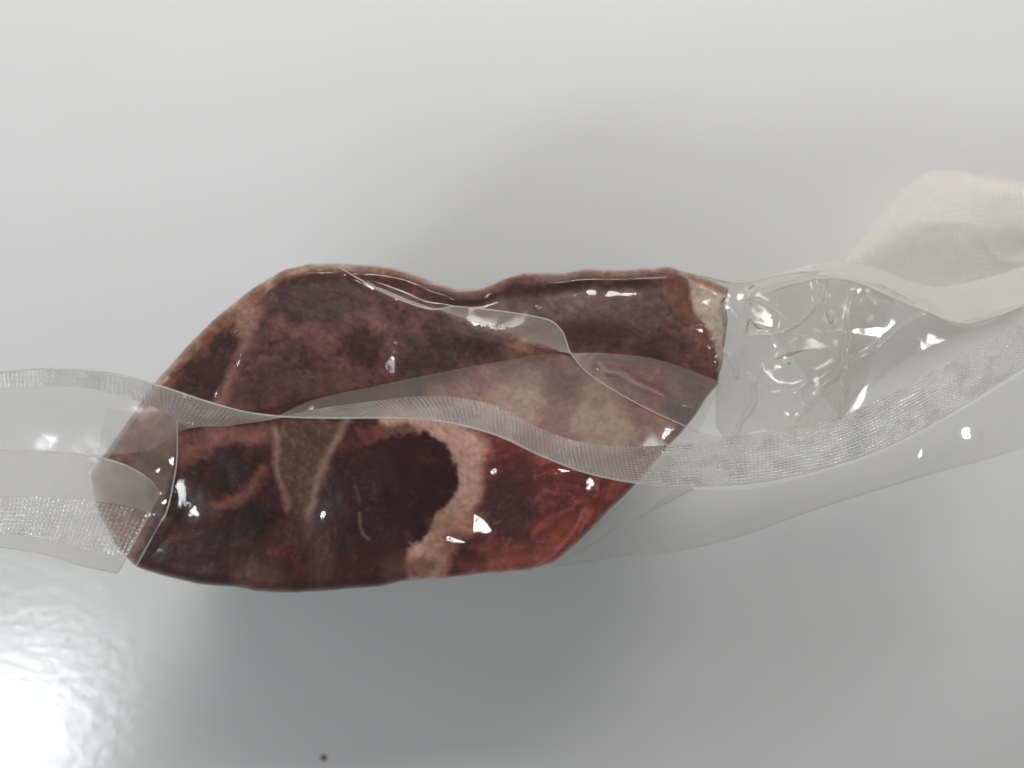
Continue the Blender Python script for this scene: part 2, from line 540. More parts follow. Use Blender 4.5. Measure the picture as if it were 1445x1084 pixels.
# right-hand marbled muscle
mr = sstep(655, 690, WX) * sstep(-4, 6, GY - ridge)
mixc(mr, (0.19, 0.060, 0.050))
sw = np.sin((WX * 0.8 + WY * 1.1) / 9.0 + 5.0 * fbm(GX, GY, 45, 81, 3))
mixc(mr * sstep(0.1, 0.9, sw * 0.6 + n_mid) * 0.75, PINK)
mixc(mr * sstep(0.2, 0.8, -sw * 0.5 - n_mid) * 0.5, MAR)
spot(712, 722, 42, 44, PURP, 0.3)
spot(735, 690, 26, 34, (0.10, 0.040, 0.040), 0.5, 0.7)
blob([(690, 765), (745, 770), (790, 750), (820, 770), (770, 800), (700, 808), (660, 812), (640, 790)], (0.22, 0.085, 0.06), 10, 0, None, 0.7, 0.8)
vein([(700, 800), (750, 790), (800, 760), (850, 710), (900, 655)], 9, PINK, 8, None, 0.85, 0.6)
spot(800, 752, 24, 22, (0.34, 0.10, 0.055), 0.6, 0.7)
spot(842, 712, 15, 14, (0.17, 0.05, 0.022), 0.5, 0.7)
spot(662, 786, 20, 11, (0.08, 0.016, 0.012), 0.6, 0.8)
# left part: dull fat band, pink patches
blob([(246, 612), (300, 602), (395, 598), (392, 625), (340, 628), (290, 648), (250, 664)], TAN, 7, 0, None, 0.75, 0.5)
vein([(262, 640), (300, 622), (345, 612), (386, 616)], 8, (0.26, 0.13, 0.10), 6, None, 0.7)
spot(325, 660, 32, 34, (0.030, 0.010, 0.014), 0.35)
vein([(300, 712), (335, 712), (352, 690), (370, 662)], 8, (0.26, 0.105, 0.075), 7, 1, 0.9, 0.6)
vein([(286, 715), (306, 728)], 7, (0.09, 0.045, 0.032), 6, None, 0.7, 0.5)
spot(255, 700, 42, 30, (0.040, 0.020, 0.015), 0.5, 0.7)
spot(330, 765, 55, 26, (0.034, 0.017, 0.014), 0.6, 0.7)
spot(362, 735, 34, 24, (0.012, 0.004, 0.005), 0.5)
spot(358, 815, 26, 18, (0.12, 0.058, 0.040), 0.5, 0.8)
spot(450, 795, 14, 30, (0.10, 0.045, 0.032), 0.6, 0.7)
spot(556, 806, 18, 22, (0.13, 0.062, 0.04), 0.6, 0.8)
# cut bone: a wedge with two pale plates
blob([(386, 596), (492, 594), (466, 645), (446, 705), (432, 745), (412, 742), (398, 700), (388, 650)], (0.115, 0.046, 0.036), 7, 3)
blob([(398, 596), (484, 594), (455, 648), (440, 705), (428, 728), (412, 722), (403, 690), (396, 640)], BROWN, 4, 0, 2)
mixc((REG == 2) * sstep(0.0, 0.6, n_fine + 0.3 * n_mid) * 0.6, (0.22, 0.13, 0.09))
vein([(388, 604), (390, 640), (395, 676), (406, 716)], 3.6, BONEC, 5, 2, 0.85)
vein([(492, 592), (476, 618), (459, 648), (444, 694), (435, 728)], 4.6, BONEC, 6, 2, 0.85)
spot(420, 752, 34, 16, (0.105, 0.042, 0.033), 0.6, 0.8)
# dark eye of the loin with its ring of fat
vein([(556, 592), (600, 596), (640, 618), (664, 652), (658, 700), (632, 734), (600, 764), (596, 830)], 20, FATC, 9, 1, 0.92, 0.2)
vein([(590, 594), (640, 606), (676, 632)], 15, FATC, 9, 1, 0.9, 0.2)
vein([(640, 742), (616, 780), (618, 830)], 20, (0.50, 0.27, 0.19), 10, 1, 0.7, 0.7)
blob([(500, 600), (540, 596), (548, 612), (530, 628), (506, 626)], (0.17, 0.062, 0.052), 6, 0, None, 0.9, 0.9)
vein([(530, 606), (570, 606), (600, 616)], 7, (0.19, 0.08, 0.06), 6, None, 0.9, 0.8)
blob([(478, 632), (512, 628), (550, 618), (600, 610), (634, 632), (646, 664), (640, 700), (618, 728), (600, 752), (570, 778), (520, 784), (470, 776), (452, 740), (458, 690)],
     (0.036, 0.0075, 0.0125), 4, 0, None, 1.0, 0.55)
e = poly_sd(WX, WY, [(478, 632), (512, 628), (550, 618), (600, 610), (634, 632), (646, 664), (640, 700), (618, 728), (600, 752), (570, 778), (520, 784), (470, 776), (452, 740), (458, 690)])
mixc((e < 0) * sstep(0.25, 0.9, n_fine * 0.7 + n_mid * 0.5) * 0.5, (0.095, 0.024, 0.026))
vein([(502, 688), (504, 708)], 2.0, (0.13, 0.07, 0.05), 2, None, 0.7)
vein([(504, 722), (508, 742), (514, 754), (521, 760)], 2.4, (0.24, 0.13, 0.10), 2, 1, 0.95)
vein([(580, 690), (588, 700), (576, 712)], 1.6, (0.10, 0.045, 0.035), 2, None, 0.5)
spot(590, 798, 20, 16, (0.20, 0.095, 0.06), 0.5, 0.9)
spot(648, 738, 34, 18, (0.48, 0.28, 0.20), 0.5, 0.8)
spot(640, 758, 16, 6, (0.20, 0.08, 0.06), 0.5, 0.6)
# behind the fin web: big cream fat pieces
m_low = sstep(-8, 8, GY - ridge)
blob([(600, 545), (700, 520), (800, 508), (905, 560), (945, 610), (905, 640), (830, 640), (740, 612), (650, 590), (600, 575)], (0.36, 0.215, 0.18), 14, 0, None, 0.9, 0.3)
blob([(690, 560), (742, 520), (772, 520), (768, 560), (752, 606), (715, 604)], CREAM, 14, 0, 1, 0.85, 0.3)
blob([(818, 548), (850, 530), (880, 570), (898, 612), (880, 640), (826, 632), (800, 600)], CREAM, 14, 0, 1, 0.95, 0.3)
blob([(772, 520), (808, 520), (812, 560), (800, 600), (765, 610)], (0.30, 0.19, 0.165), 14)
blob([(880, 540), (930, 570), (950, 600), (920, 630), (905, 610)], (0.34, 0.20, 0.17), 12)
# upper face: duller, browner
mu = sstep(-3, 5, ridge - GY)
base_u = np.array(MAUVE) * (1 + 0.0 * GX[..., None])
base_u = base_u + sstep(-0.2, 0.6, n_mid * 0.7 + n_big * 0.5)[..., None] * (np.array((0.20, 0.085, 0.070)) - MAUVE) \
    + sstep(0.0, 0.7, -n_mid * 0.6 - n_fine * 0.4)[..., None] * (np.array((0.062, 0.020, 0.021)) - MAUVE)
C = C * (1 - mu[..., None]) + base_u * mu[..., None]
REG[(mu > 0.5)] = 0


def up(f, *a, **k):
    global C
    C0, R0 = C.copy(), REG.copy()
    f(*a, **k)
    C = C0 * (1 - mu[..., None]) + C * mu[..., None]
    REG[mu < 0.5] = R0[mu < 0.5]


up(blob, [(232, 560), (262, 520), (310, 470), (350, 448), (338, 500), (312, 560), (280, 585)], (0.045, 0.013, 0.014), 8, 0, None, 0.95, 0.3)
up(vein, [(366, 440), (346, 484), (328, 528), (306, 574)], 7, (0.30, 0.165, 0.13), 8, None, 0.8, 0.1)
up(vein, [(376, 412), (352, 452), (336, 470)], 9, (0.32, 0.15, 0.075), 7, None, 0.7)
up(spot, 430, 425, 70, 34, (0.050, 0.028, 0.034), 0.5, 0.8)
up(spot, 470, 400, 60, 16, (0.060, 0.022, 0.022), 0.5, 0.7)
up(spot, 515, 490, 34, 26, (0.062, 0.018, 0.013), 0.35, 0.9)
up(spot, 468, 540, 34, 20, (0.15, 0.06, 0.040), 0.6, 0.8)
up(spot, 380, 555, 50, 18, (0.085, 0.030, 0.022), 0.6, 0.6)
up(blob, [(560, 470), (640, 450), (700, 462), (700, 505), (600, 530), (560, 530)], (0.055, 0.026, 0.018), 14, 0, None, 0.8, 0.5)
up(blob, [(620, 440), (700, 452), (770, 482), (790, 490), (760, 492), (690, 468)], (0.19, 0.12, 0.080), 5, 0, 1, 0.85, 0.2)
up(blob, [(700, 490), (748, 476), (760, 498), (720, 510)], (0.40, 0.24, 0.12), 8, 0, None, 0.8, 0.3)
up(spot, 768, 490, 18, 12, (0.17, 0.05, 0.022), 0.5, 0.9)
up(blob, [(560, 388), (640, 415), (640, 432), (600, 428), (540, 404)], (0.10, 0.024, 0.014), 6, 0, None, 0.85)
up(spot, 840, 468, 48, 18, (0.075, 0.016, 0.013), 0.5, 0.9)
up(spot, 800, 428, 60, 24, (0.17, 0.105, 0.085), 0.7, 0.7)
up(spot, 900, 440, 44, 26, (0.13, 0.08, 0.068), 0.7, 0.7)
up(vein, [(720, 412), (800, 404), (900, 402), (960, 412)], 9, (0.060, 0.013, 0.010), 7, None, 0.9, 0.3)
up(vein, [(640, 424), (690, 424), (725, 408)], 8, (0.055, 0.016, 0.014), 6, None, 0.9)
up(spot, 720, 432, 24, 22, (0.14, 0.095, 0.085), 0.6, 0.7)
up(spot, 925, 492, 60, 20, (0.060, 0.025, 0.028), 0.5, 0.85)
up(vein, [(950, 400), (972, 440), (995, 475), (1006, 510)], 15, (0.20, 0.070, 0.038), 7, None, 0.9, 0.3)
mixc(sstep(535, 545, GY) * sstep(930, 960, WX) * 0, (0, 0, 0))
# lower right tongue of meat
blob([(940, 500), (1000, 490), (1016, 520), (1010, 548), (970, 545)], (0.15, 0.060, 0.042), 6, 0, None, 0.8, 0.3)
# pale fat cap at the right end
blob([(958, 376), (1046, 396), (1046, 560), (1021, 540), (1019, 505), (1000, 462), (984, 440), (972, 405)], (0.52, 0.46, 0.37), 4, 0, 1, 1.0, 0.2)
spot(1012, 398, 22, 8, (0.55, 0.33, 0.17), 0.5, 0.8)
# fat rim along the upper outline
dt = GY - np.repeat(ty[:, None], NV, 1)
rimw = np.interp(xs, [128, 230, 300, 345, 400, 480, 540, 600, 640, 700, 760, 960, 1034], [14, 18, 22, 26, 11, 9, 9, 6, 5, 5, 5, 6, 10])[:, None]
rm = 1 - sstep(-3, 4, dt + 3 * n_mid - rimw)
rc = np.array((0.24, 0.115, 0.075)) + sstep(-0.2, 0.5, n_mid + 0.5 * n_big)[..., None] * (np.array((0.42, 0.30, 0.20)) - (0.24, 0.115, 0.075))
rc = rc * (1 + 0 * GX[..., None])
ro = sstep(0.2, 0.6, fbm(GX, GY, 34, 99, 3))[..., None]
rc = rc * (1 - ro) + np.array((0.26, 0.085, 0.035)) * ro
C = C * (1 - rm[..., None]) + rc * rm[..., None]
REG[rm > 0.55] = 1
spot(345, 444, 14, 22, (0.42, 0.32, 0.21), 0.5, 0.7)
blob([(110, 640), (215, 560), (244, 596), (247, 650), (236, 706), (214, 740), (188, 790), (120, 720)], (0.42, 0.24, 0.18), 7, 0, 1, 0.8, 0.5)
spot(200, 600, 26, 20, (0.30, 0.11, 0.075), 0.5, 0.7)
vein([(150, 690), (185, 700), (205, 735)], 12, (0.20, 0.09, 0.085), 9, None, 0.7)
# fibres of the meat run along each muscle
ang_f = 0.75 + 0.35 * fbm(GX, GY, 300, 171, 2)
fa = GX * np.cos(ang_f) + GY * np.sin(ang_f); fb = -GX * np.sin(ang_f) + GY * np.cos(ang_f)
fib = fbm(fa / 3.0 + 12 * n_mid, fb + 9 * n_mid + 4 * n_fine, 9, 181, 4, 0.65)
notfat = np.where(REG == 0, 1.0, 0.35)
C = C * (1 + 0.40 * (fib * notfat)[..., None])
fr_ = (sstep(0.22, 0.6, fib + 0.25 * n_mid) * sstep(640, 720, GX) * sstep(-6, 8, GY - ridge) * (REG == 0))[..., None]
C = C * (1 - 0.5 * fr_) + 0.5 * fr_ * np.array((0.50, 0.26, 0.20))
fl = sstep(0.90, 0.99, 1 - np.abs(fbm(GX + 14 * n_mid, GY, 26, 131, 4, 0.6))) * sstep(0.0, 0.5, n_big + 0.3)
C = C * (1 - 0.30 * fl[..., None]) + 0.30 * fl[..., None] * (C * 1.5 + np.array((0.10, 0.045, 0.034)))
C = C * (1 + 0.34 * n_fine[..., None] + 0.15 * n_mid[..., None])
C = C * np.where((REG == 0)[..., None], np.array((1.20, 0.90, 0.93)), np.array((1.06, 0.97, 0.98)))
lum = C.mean(-1, keepdims=True)
du = (0.30 * mu * (REG == 0))[..., None]
C = C * (1 - du) + du * (lum * np.array((1.25, 0.95, 0.85)) + 0.012)
C = np.clip(C, 0.002, 0.9)

def end_warp(x, y):
    k = sstep(955, 1034, x)
    return x + k * (9 * fbm(0 * x + 3, y, 34, 77, 3) - 6) + (1 - sstep(128, 190, x)) * 6 * fbm(0 * x + 9, y, 30, 79, 3)


P3 = unproj(end_warp(GX, GY), GY, GZ)                                  # (NU,NV,3)


def grid_normals(P):
    du = np.gradient(P, axis=0); dv = np.gradient(P, axis=1)
    n = np.cross(dv, du)
    return n / (np.linalg.norm(n, axis=-1, keepdims=True) + 1e-12)


NRM = grid_normals(P3)
F = grid_faces(NU, NV)
freg = REG.reshape(-1)[F]
fr = np.where((freg == 2).sum(1) >= 2, 2, np.where((freg == 1).sum(1) >= 2, 1, 0))


def despeckle(fr):
    g = fr.reshape(NU - 1, NV - 1)
    for it in range(3):
        out = g.copy()
        for r in (1, 2):
            m = (g == r).astype(int)
            c = np.zeros_like(m)
            for dx in (-2, -1, 0, 1, 2):
                for dy in (-2, -1, 0, 1, 2):
                    c += np.roll(np.roll(m, dx, 0), dy, 1)
            out[(c >= 14) & (out == 0)] = r
            out[(c < 9) & (out == r)] = 0
        g = out
    return g.ravel()


fr = despeckle(fr)
meat = bpy.data.objects.new('meat_cut', None)
COL.objects.link(meat)
meat.location = (-0.02, 0.0, 0)
meat.empty_display_size = 0.02
tag(meat, 'dark red bone-in cut of raw meat with pale fat, sealed inside the clear bag', 'meat')
bpy.context.view_layer.update()
Vall, Call, Nall = P3.reshape(-1, 3), C.reshape(-1, 3), NRM.reshape(-1, 3)


def submesh(name, mask, mat, extra=None):
    f = F[mask]
    idx, invv = np.unique(f, return_inverse=True)
    f2 = invv.reshape(f.shape).astype(np.int32)
    V, Cc, Nn = Vall[idx], Call[idx], Nall[idx]
    if extra is not None:
        V2, F2, C2, N2 = extra
        f2 = np.vstack([f2, F2 + len(V)]); V = np.vstack([V, V2]); Cc = np.vstack([Cc, C2]); Nn = np.vstack([Nn, N2])
    return mesh_from(name, V, f2, mat, meat, col=Cc, normals=Nn)


# flank and underside of the cut, down to the table
loop = [(i, 0) for i in range(0, NU)] + [(NU - 1, j) for j in range(1, NV)] + [(i, NV - 1) for i in range(NU - 2, -1, -1)] + [(0, j) for j in range(NV - 2, 0, -1)]
loop = loop[::2]
R0 = np.array([P3[a] for a in loop]); C0 = np.array([C[a] for a in loop])
cen = R0.mean(0)
rings, rcol = [], []
for k, (zf, sc) in enumerate([(1, 1), (0.93, 1.0), (0.8, 0.985), (0.6, 0.95), (0.4, 0.90), (0.2, 0.84), (0.06, 0.79), (0.02, 0.76), (0.02, 0.4), (0.02, 0.0)]):
    r = R0.copy()
    r[:, :2] = cen[:2] + (R0[:, :2] - cen[:2]) * sc
    r[:, 2] = R0[:, 2] * zf if k < 7 else 0.0012
    if k >= 6: r[:, 2] = 0.0012
    rings.append(r)
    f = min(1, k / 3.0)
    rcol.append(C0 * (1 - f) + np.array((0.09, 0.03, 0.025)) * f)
SV = np.array(rings); nl = len(loop)
SF = []
for k in range(len(rings) - 1):
    for i in range(nl):
        i2 = (i + 1) % nl
        SF.append((k * nl + i, (k + 1) * nl + i, (k + 1) * nl + i2, k * nl + i2))
SN = np.zeros_like(SV)
tng = np.roll(SV, -1, 1) - np.roll(SV, 1, 1)
dn = np.gradient(SV, axis=0)
SN = np.cross(dn, tng); SN /= np.linalg.norm(SN, axis=-1, keepdims=True) + 1e-12
sgn = np.sign(((SV[3] - cen) * SN[3]).sum(-1).mean())
SN *= sgn
submesh('muscle', fr == 0, M_MUSCLE, (SV.reshape(-1, 3), np.array(SF, np.int32), np.array(rcol).reshape(-1, 3), SN.reshape(-1, 3)))
fo = submesh('fat', fr == 1, M_FAT)
fo['label'] = 'pale fat seam and rim of the cut'
bo = submesh('bone', fr == 2, M_BONE)
bo['label'] = 'cut bone showing as a pale V'

# ------------------------------------------------------------------ the bag
bag = bpy.data.objects.new('vacuum_bag', None)
COL.objects.link(bag)
bag.location = (0, 0, 0)
bag.empty_display_size = 0.02
tag(bag, 'clear plastic vacuum bag with an embossed seal strip, shrunk around the meat', 'bag')
bpy.context.view_layer.update()

# film clinging to the meat
FU, FV = 460, 260
xs2 = np.linspace(128.5, 1033.5, FU)
v2 = np.linspace(0, 1, FV)
fx = np.repeat(xs2[:, None], FV, 1)
t2, b2 = smooth_pl(TOP, xs2), smooth_pl(BOT, xs2)
fy = t2[:, None] * (1 - v2) + b2[:, None] * v2
fz = meat_height(fx, fy, True)
P = unproj(end_warp(fx, fy), fy, fz)
# a margin past the outline so that the film wraps the edge
mesh_from('tight_film', P, grid_faces(FU, FV)[:, ::-1], M_TIGHT, bag)


def crumple(x, y, seed, n=6, scale=40.0):
    r = np.random.RandomState(seed)
    h = 0
    for i in range(n):
        a = r.uniform(0, math.pi); s = scale * r.uniform(0.7, 1.8); ph = r.uniform(0, 1)
        wob = 0.35 * fbm(x, y, scale * 1.6, seed + i, 2)
        q = (x * math.cos(a) + y * math.sin(a)) / s + ph + wob
        h = h + np.abs((q % 1.0) - 0.5) * 2 * r.uniform(0.5, 1) - 0.5
    return h / n


def facets(x, y, seed, n=16, box=(930, 1215, 375, 625), tilt=0.05):
    r = np.random.RandomState(seed)
    hs = []
    for k in range(2):
        h = np.full(x.shape, -1e9)
        for i in range(n):
            sx, sy = r.uniform(box[0], box[1]), r.uniform(box[2], box[3])
            cx, cy = (box[0] + box[1]) / 2, (box[2] + box[3]) / 2
            gx = (sx - cx) / 140 * tilt * 1.6 + r.uniform(-1, 1) * tilt; gy = (sy - cy) / 120 * tilt * 1.6 + r.uniform(-1, 1) * tilt
            wob = 4 * fbm(x, y, 50, seed + i, 2)
            h = np.maximum(h, gx * (x - sx + wob) + gy * (y - sy + wob) + r.uniform(-1, 1) * 0.8)
        hs.append(h - h.mean())
    return hs[0] - hs[1]


def sheet(name, curves, mat, parent=bag, nu=160, nv=30, wrinkle=0.0, wscale=40, crump=0.0, cscale=40, seed=1,
          creases=(), fac=0.0, ridg=0.0, glints=(), edges=(), edge_r=0.16, v0=0.0, v1=1.0, taper_edge=True, align=None):
    """curved sheet of film through rows of (px, py, height in mm)"""
    t = np.linspace(0, 1, nu)
    rows = []
    for c in curves:
        c = np.asarray(c, float)
        if align is not None:            # share the knot spacing of curve number `align`
            rows.append(c)
        else:
            rows.append(catmull(c, t))
    if align is not None:
        ref = np.asarray(curves[align], float)
        d = np.linalg.norm(np.diff(ref[:, :2], axis=0), axis=1) ** 0.5 + 1e-6
        kn = np.concatenate([[0], np.cumsum(d)]); kn /= kn[-1]
        allp = np.concatenate(rows, 1)
        m = np.zeros_like(allp); n = len(allp)
        for i in range(n):
            a, b = max(0, i - 1), min(n - 1, i + 1)
            m[i] = (allp[b] - allp[a]) / (kn[b] - kn[a])
        i = np.clip(np.searchsorted(kn, t, 'right') - 1, 0, n - 2)
        h = (kn[i + 1] - kn[i]); s = ((t - kn[i]) / h)[:, None]; h = h[:, None]
        ev = ((2*s**3-3*s**2+1)*allp[i] + (s**3-2*s**2+s)*h*m[i] + (-2*s**3+3*s**2)*allp[i+1] + (s**3-s**2)*h*m[i+1])
        rows = [ev[:, 3*k:3*k+3] for k in range(len(curves))]
    R = np.stack(rows, 1)                                  # nu, ncurves, 3
    tv = np.linspace(v0, v1, nv)
    if R.shape[1] == 2:
        G = R[:, :1] * (1 - tv)[None, :, None] + R[:, 1:] * tv[None, :, None]
    else:
        nc = R.shape[1]
        kn = np.linspace(0, 1, nc)
        m = np.gradient(R, kn, axis=1)
        i = np.clip(np.searchsorted(kn, tv, 'right') - 1, 0, nc - 2)
        h = 1.0 / (nc - 1); s = ((tv - kn[i]) / h)[None, :, None]
        G = ((2*s**3-3*s**2+1)*R[:, i] + (s**3-2*s**2+s)*h*m[:, i] + (-2*s**3+3*s**2)*R[:, i+1] + (s**3-s**2)*h*m[:, i+1])
    x, y, z = G[..., 0], G[..., 1], G[..., 2].copy()
    fall = 1.0
    if wrinkle: z += wrinkle * fbm(x, y, wscale, seed, 3)
    if crump: z += crump * crumple(x, y, seed, 7, cscale)
    if fac: z += facets(x, y, seed, tilt=fac)
    for pts, a, wd in creases:
        wx_, wy_ = x + 9 * fbm(x, y, 38, seed + 3, 3), y + 9 * fbm(x, y, 38, seed + 4, 3)
        dd = seg_dist(wx_, wy_, pts) / wd
        z += a * np.where(dd < 1, (1 - dd) ** 1.5, 0)
    if ridg:
        for q_, sc in ((1.0, 74),):
            z += ridg * q_ * np.clip(1 - np.abs(fbm(x, y, sc, seed + int(sc), 2)) / 0.32, 0, 1) ** 1.6
    for g in glints: z = facet(x, y, z, *g)
    Pw = unproj(x, y, z)
    # uv in millimetres along the sheet
    du = np.linalg.norm(np.diff(Pw, axis=0), axis=-1); dv = np.linalg.norm(np.diff(Pw, axis=1), axis=-1)
    U = np.concatenate([[0], np.cumsum(du.mean(1))])[:, None] * 1000 + 0 * x
    Vv = np.concatenate([np.zeros((nu, 1)), np.cumsum(dv, 1)], 1) * 1000
    V = Pw.reshape(-1, 3); uv = np.stack([U, Vv], -1).reshape(-1, 2)
    Fq = grid_faces(nu, nv); mi = np.zeros(len(Fq), int)
    for e in edges:
        line = {'first': Pw[:, 0], 'last': Pw[:, -1], 'start': Pw[0], 'end': Pw[-1]}[e]
        r = edge_r * 0.001 * (0.7 + 0.5 * np.random.RandomState(seed).rand(len(line)))
        r = np.convolve(np.pad(r, 4, 'edge'), np.ones(9) / 9, 'valid')
        tv_, tf = tube(line, r)
        Fq = np.vstack([Fq, tf + len(V)]); mi = np.concatenate([mi, np.ones(len(tf), int)])
        V = np.vstack([V, tv_]); uv = np.vstack([uv, np.zeros((len(tv_), 2))])
    o = mesh_from(name, V, Fq, [mat, M_EDGE], parent, uv=uv, midx=mi)
    return o, Pw


# ---- the seal fin that stands up along the pack and flops over
FREE = [(-45, 530, 98), (60, 521, 100), (150, 526, 101), (220, 543, 102), (290, 566, 102), (345, 581, 102), (400, 588, 103), (470, 590, 104), (560, 590, 105),
        (620, 594, 106), (700, 614, 106), (770, 646, 106), (830, 668, 105), (900, 682, 104), (960, 686, 103), (1030, 684, 102), (1100, 675, 100), (1190, 652, 98),
        (1270, 621, 96), (1370, 565, 94), (1500, 482, 92)]
MID = [(-45, 552, 88), (60, 545, 90), (150, 553, 91), (224, 578, 91), (262, 600, 90), (322, 600, 90), (384, 592, 90), (440, 578, 88), (520, 567, 87.6),
       (604, 559, 87.8), (692, 570, 88.6), (765, 606, 90), (822, 624, 91), (890, 630, 90), (952, 627, 89), (1022, 620, 88), (1100, 610, 87), (1180, 590, 86),
       (1262, 552, 84), (1360, 500, 82), (1500, 424, 80)]
BASE = [(-45, 634, 86), (60, 637, 87), (150, 641, 88), (215, 634, 88), (262, 606, 88), (322, 601, 88), (384, 590, 87.5), (440, 565, 87), (520, 547, 86.5),
        (600, 530, 86), (700, 511, 86), (790, 500, 86.5), (830, 528, 87), (890, 568, 86), (950, 598, 86), (1022, 616, 85), (1100, 604, 85), (1185, 575, 84),
        (1262, 508, 82), (1330, 464, 80), (1500, 412, 78)]
fin, _ = sheet('seal_fin', [BASE, MID], M_WEB, nu=420, nv=24, wrinkle=0.25, wscale=70, align=1, seed=5)
strip, _ = sheet('embossed_strip', [MID, FREE], M_EMB, parent=fin, nu=520, nv=26, wrinkle=0.25, wscale=50, align=1, edges=('last',), edge_r=0.22, seed=6)

# ---- flap at the left end, folded under itself
fold = [(-45, 634, 86), (50, 637, 87), (120, 642, 88), (175, 656, 88), (212, 678, 87), (226, 698, 85)]
fmid = [(-45, 700, 89), (40, 701, 90), (95, 703, 90.5), (140, 708, 91), (180, 714, 90), (212, 724, 88)]
ffree = [(-45, 768, 92), (20, 775, 93), (70, 785, 93), (105, 796, 93.5), (140, 804, 93), (166, 809, 92)]
flap, _ = sheet('end_flap', [fold, fmid], M_FLAP, nu=120, nv=24, wrinkle=0.6, wscale=50, edges=('first',), edge_r=0.2, seed=8)
strip2, _ = sheet('embossed_strip', [fmid, ffree], M_EMB, parent=flap, nu=160, nv=26, wrinkle=0.5, wscale=40, edges=('end',), edge_r=0.2, seed=9, v1=0.74)
sheet('hem', [fmid, ffree], M_FLAP, parent=flap, nu=160, nv=10, wrinkle=0.5, wscale=40, edges=('last', 'end'), edge_r=0.2, seed=9, v0=0.74)
sheet('gusset', [[(150, 575, 86), (140, 635, 86.5), (150, 665, 86.5), (175, 705, 87), (194, 745, 86), (186, 780, 82), (186, 797, 79)],
                 [(250, 592, 89), (250, 645, 88), (246, 675, 88), (236, 720, 87), (222, 745, 85), (200, 785, 80), (192, 799, 77)]], M_SHEER,
      nu=80, nv=24, wrinkle=0.4, wscale=20, edges=('last',), edge_r=0.22, seed=12)
sheet('end_web', [[(120, 640, 82), (160, 618, 82), (200, 575, 80), (240, 560, 82)], [(135, 700, 78), (170, 690, 82), (215, 660, 86), (248, 630, 88)],
                  [(160, 770, 70), (185, 765, 74), (205, 745, 78), (228, 720, 82)]], M_SHEER, nu=60, nv=40, crump=1.2, cscale=40, seed=14)

# ---- fold of slack film across the upper face
sheet('film_fold', [[(478, 377, 80), (540, 409, 83), (608, 434, 86), (660, 451, 86), (720, 471, 86.5), (772, 489, 87), (800, 498, 88), (850, 498, 88), (930, 508, 87), (1020, 540, 86)],
                    [(476, 376, 81), (540, 412, 86), (605, 436, 90), (650, 433, 92), (765, 449, 95), (792, 466, 96), (806, 499, 96), (832, 528, 94), (900, 570, 92), (985, 610, 89)]],
      M_WEB, nu=260, nv=26, wrinkle=0.4, wscale=50, align=1, edges=('last',), edge_r=0.17, seed=16,
      creases=(([(850, 520), (930, 560), (1010, 600)], 1.2, 7), ([(880, 520), (960, 575)], -1.0, 6)))

# ---- crumpled clear end beside the fat cap
crk = (([(1145, 395), (1172, 455)], 2.2, 6), ([(1160, 400), (1176, 452)], -2.0, 5), ([(1205, 410), (1185, 590)], 2.5, 7), ([(1055, 478), (1100, 473), (1155, 480)], 2.0, 5),
       ([(1100, 473), (1155, 430)], 1.6, 5), ([(1065, 425), (1110, 452)], 1.5, 5), ([(1050, 480), (1062, 405)], 1.6, 5), ([(1065, 540), (1062, 570), (1040, 612)], 2.2, 7),
       ([(1010, 480), (1030, 500), (1040, 530)], 1.8, 6), ([(1120, 600), (1165, 540), (1190, 520)], 1.2, 8))
Lr = [[(940, 378, 76), (1000, 392, 76), (1045, 400, 76), (1105, 388, 75), (1160, 384, 74), (1215, 402, 73), (1262, 424, 72)],
      [(978, 440, 81), (1020, 450, 80), (1060, 452, 79), (1110, 448, 79), (1150, 447, 78), (1200, 455, 77), (1244, 468, 75)],
      [(1006, 500, 85), (1030, 520, 84), (1065, 528, 82), (1105, 528, 82), (1145, 525, 81), (1190, 525, 80), (1226, 528, 78)],
      [(1010, 600, 85), (1030, 622, 84), (1065, 606, 84), (1105, 607, 83), (1145, 602, 82), (1182, 592, 81), (1206, 570, 79)]]
ce, PC = sheet('crumpled_end', Lr, M_CRINK, nu=220, nv=190, fac=0.07, crump=1.0, cscale=70, ridg=0.8, wrinkle=0.3, wscale=40, seed=23, creases=crk, edges=('last', 'first'), edge_r=0.2)
Lr2 = [[(a, b, c - 9) for a, b, c in r] for r in Lr]
sheet('back_layer', Lr2, M_CRINK, nu=120, nv=100, fac=0.06, crump=1.0, cscale=90, ridg=0.8, wrinkle=0.5, wscale=50, seed=37)
# juice caught in the creases
for pts, r in (([(1095, 507), (1115, 500), (1136, 494)], 0.45), ([(1110, 514), (1116, 512)], 0.35), ([(1052, 470), (1058, 452), (1070, 463), (1078, 464)], 0.3),
               ([(1056, 408), (1066, 402)], 0.35), ([(1166, 442), (1172, 456), (1177, 448)], 0.3)):
    q = catmull([(a, b, 87.5) for a, b in pts], np.linspace(0, 1, 16)) if len(pts) > 2 else np.array([(pts[0][0] + (pts[1][0] - pts[0][0]) * k, pts[0][1] + (pts[1][1] - pts[0][1]) * k, 87.5) for k in np.linspace(0, 1, 8)])
    G = unproj(q[:, 0], q[:, 1], q[:, 2])
    tv_, tf = tube(G, 0.001 * r * np.sin(np.linspace(0.25, math.pi - 0.15, len(G))))
    mesh_from('juice_streak', tv_, tf, M_JUICE, ce)

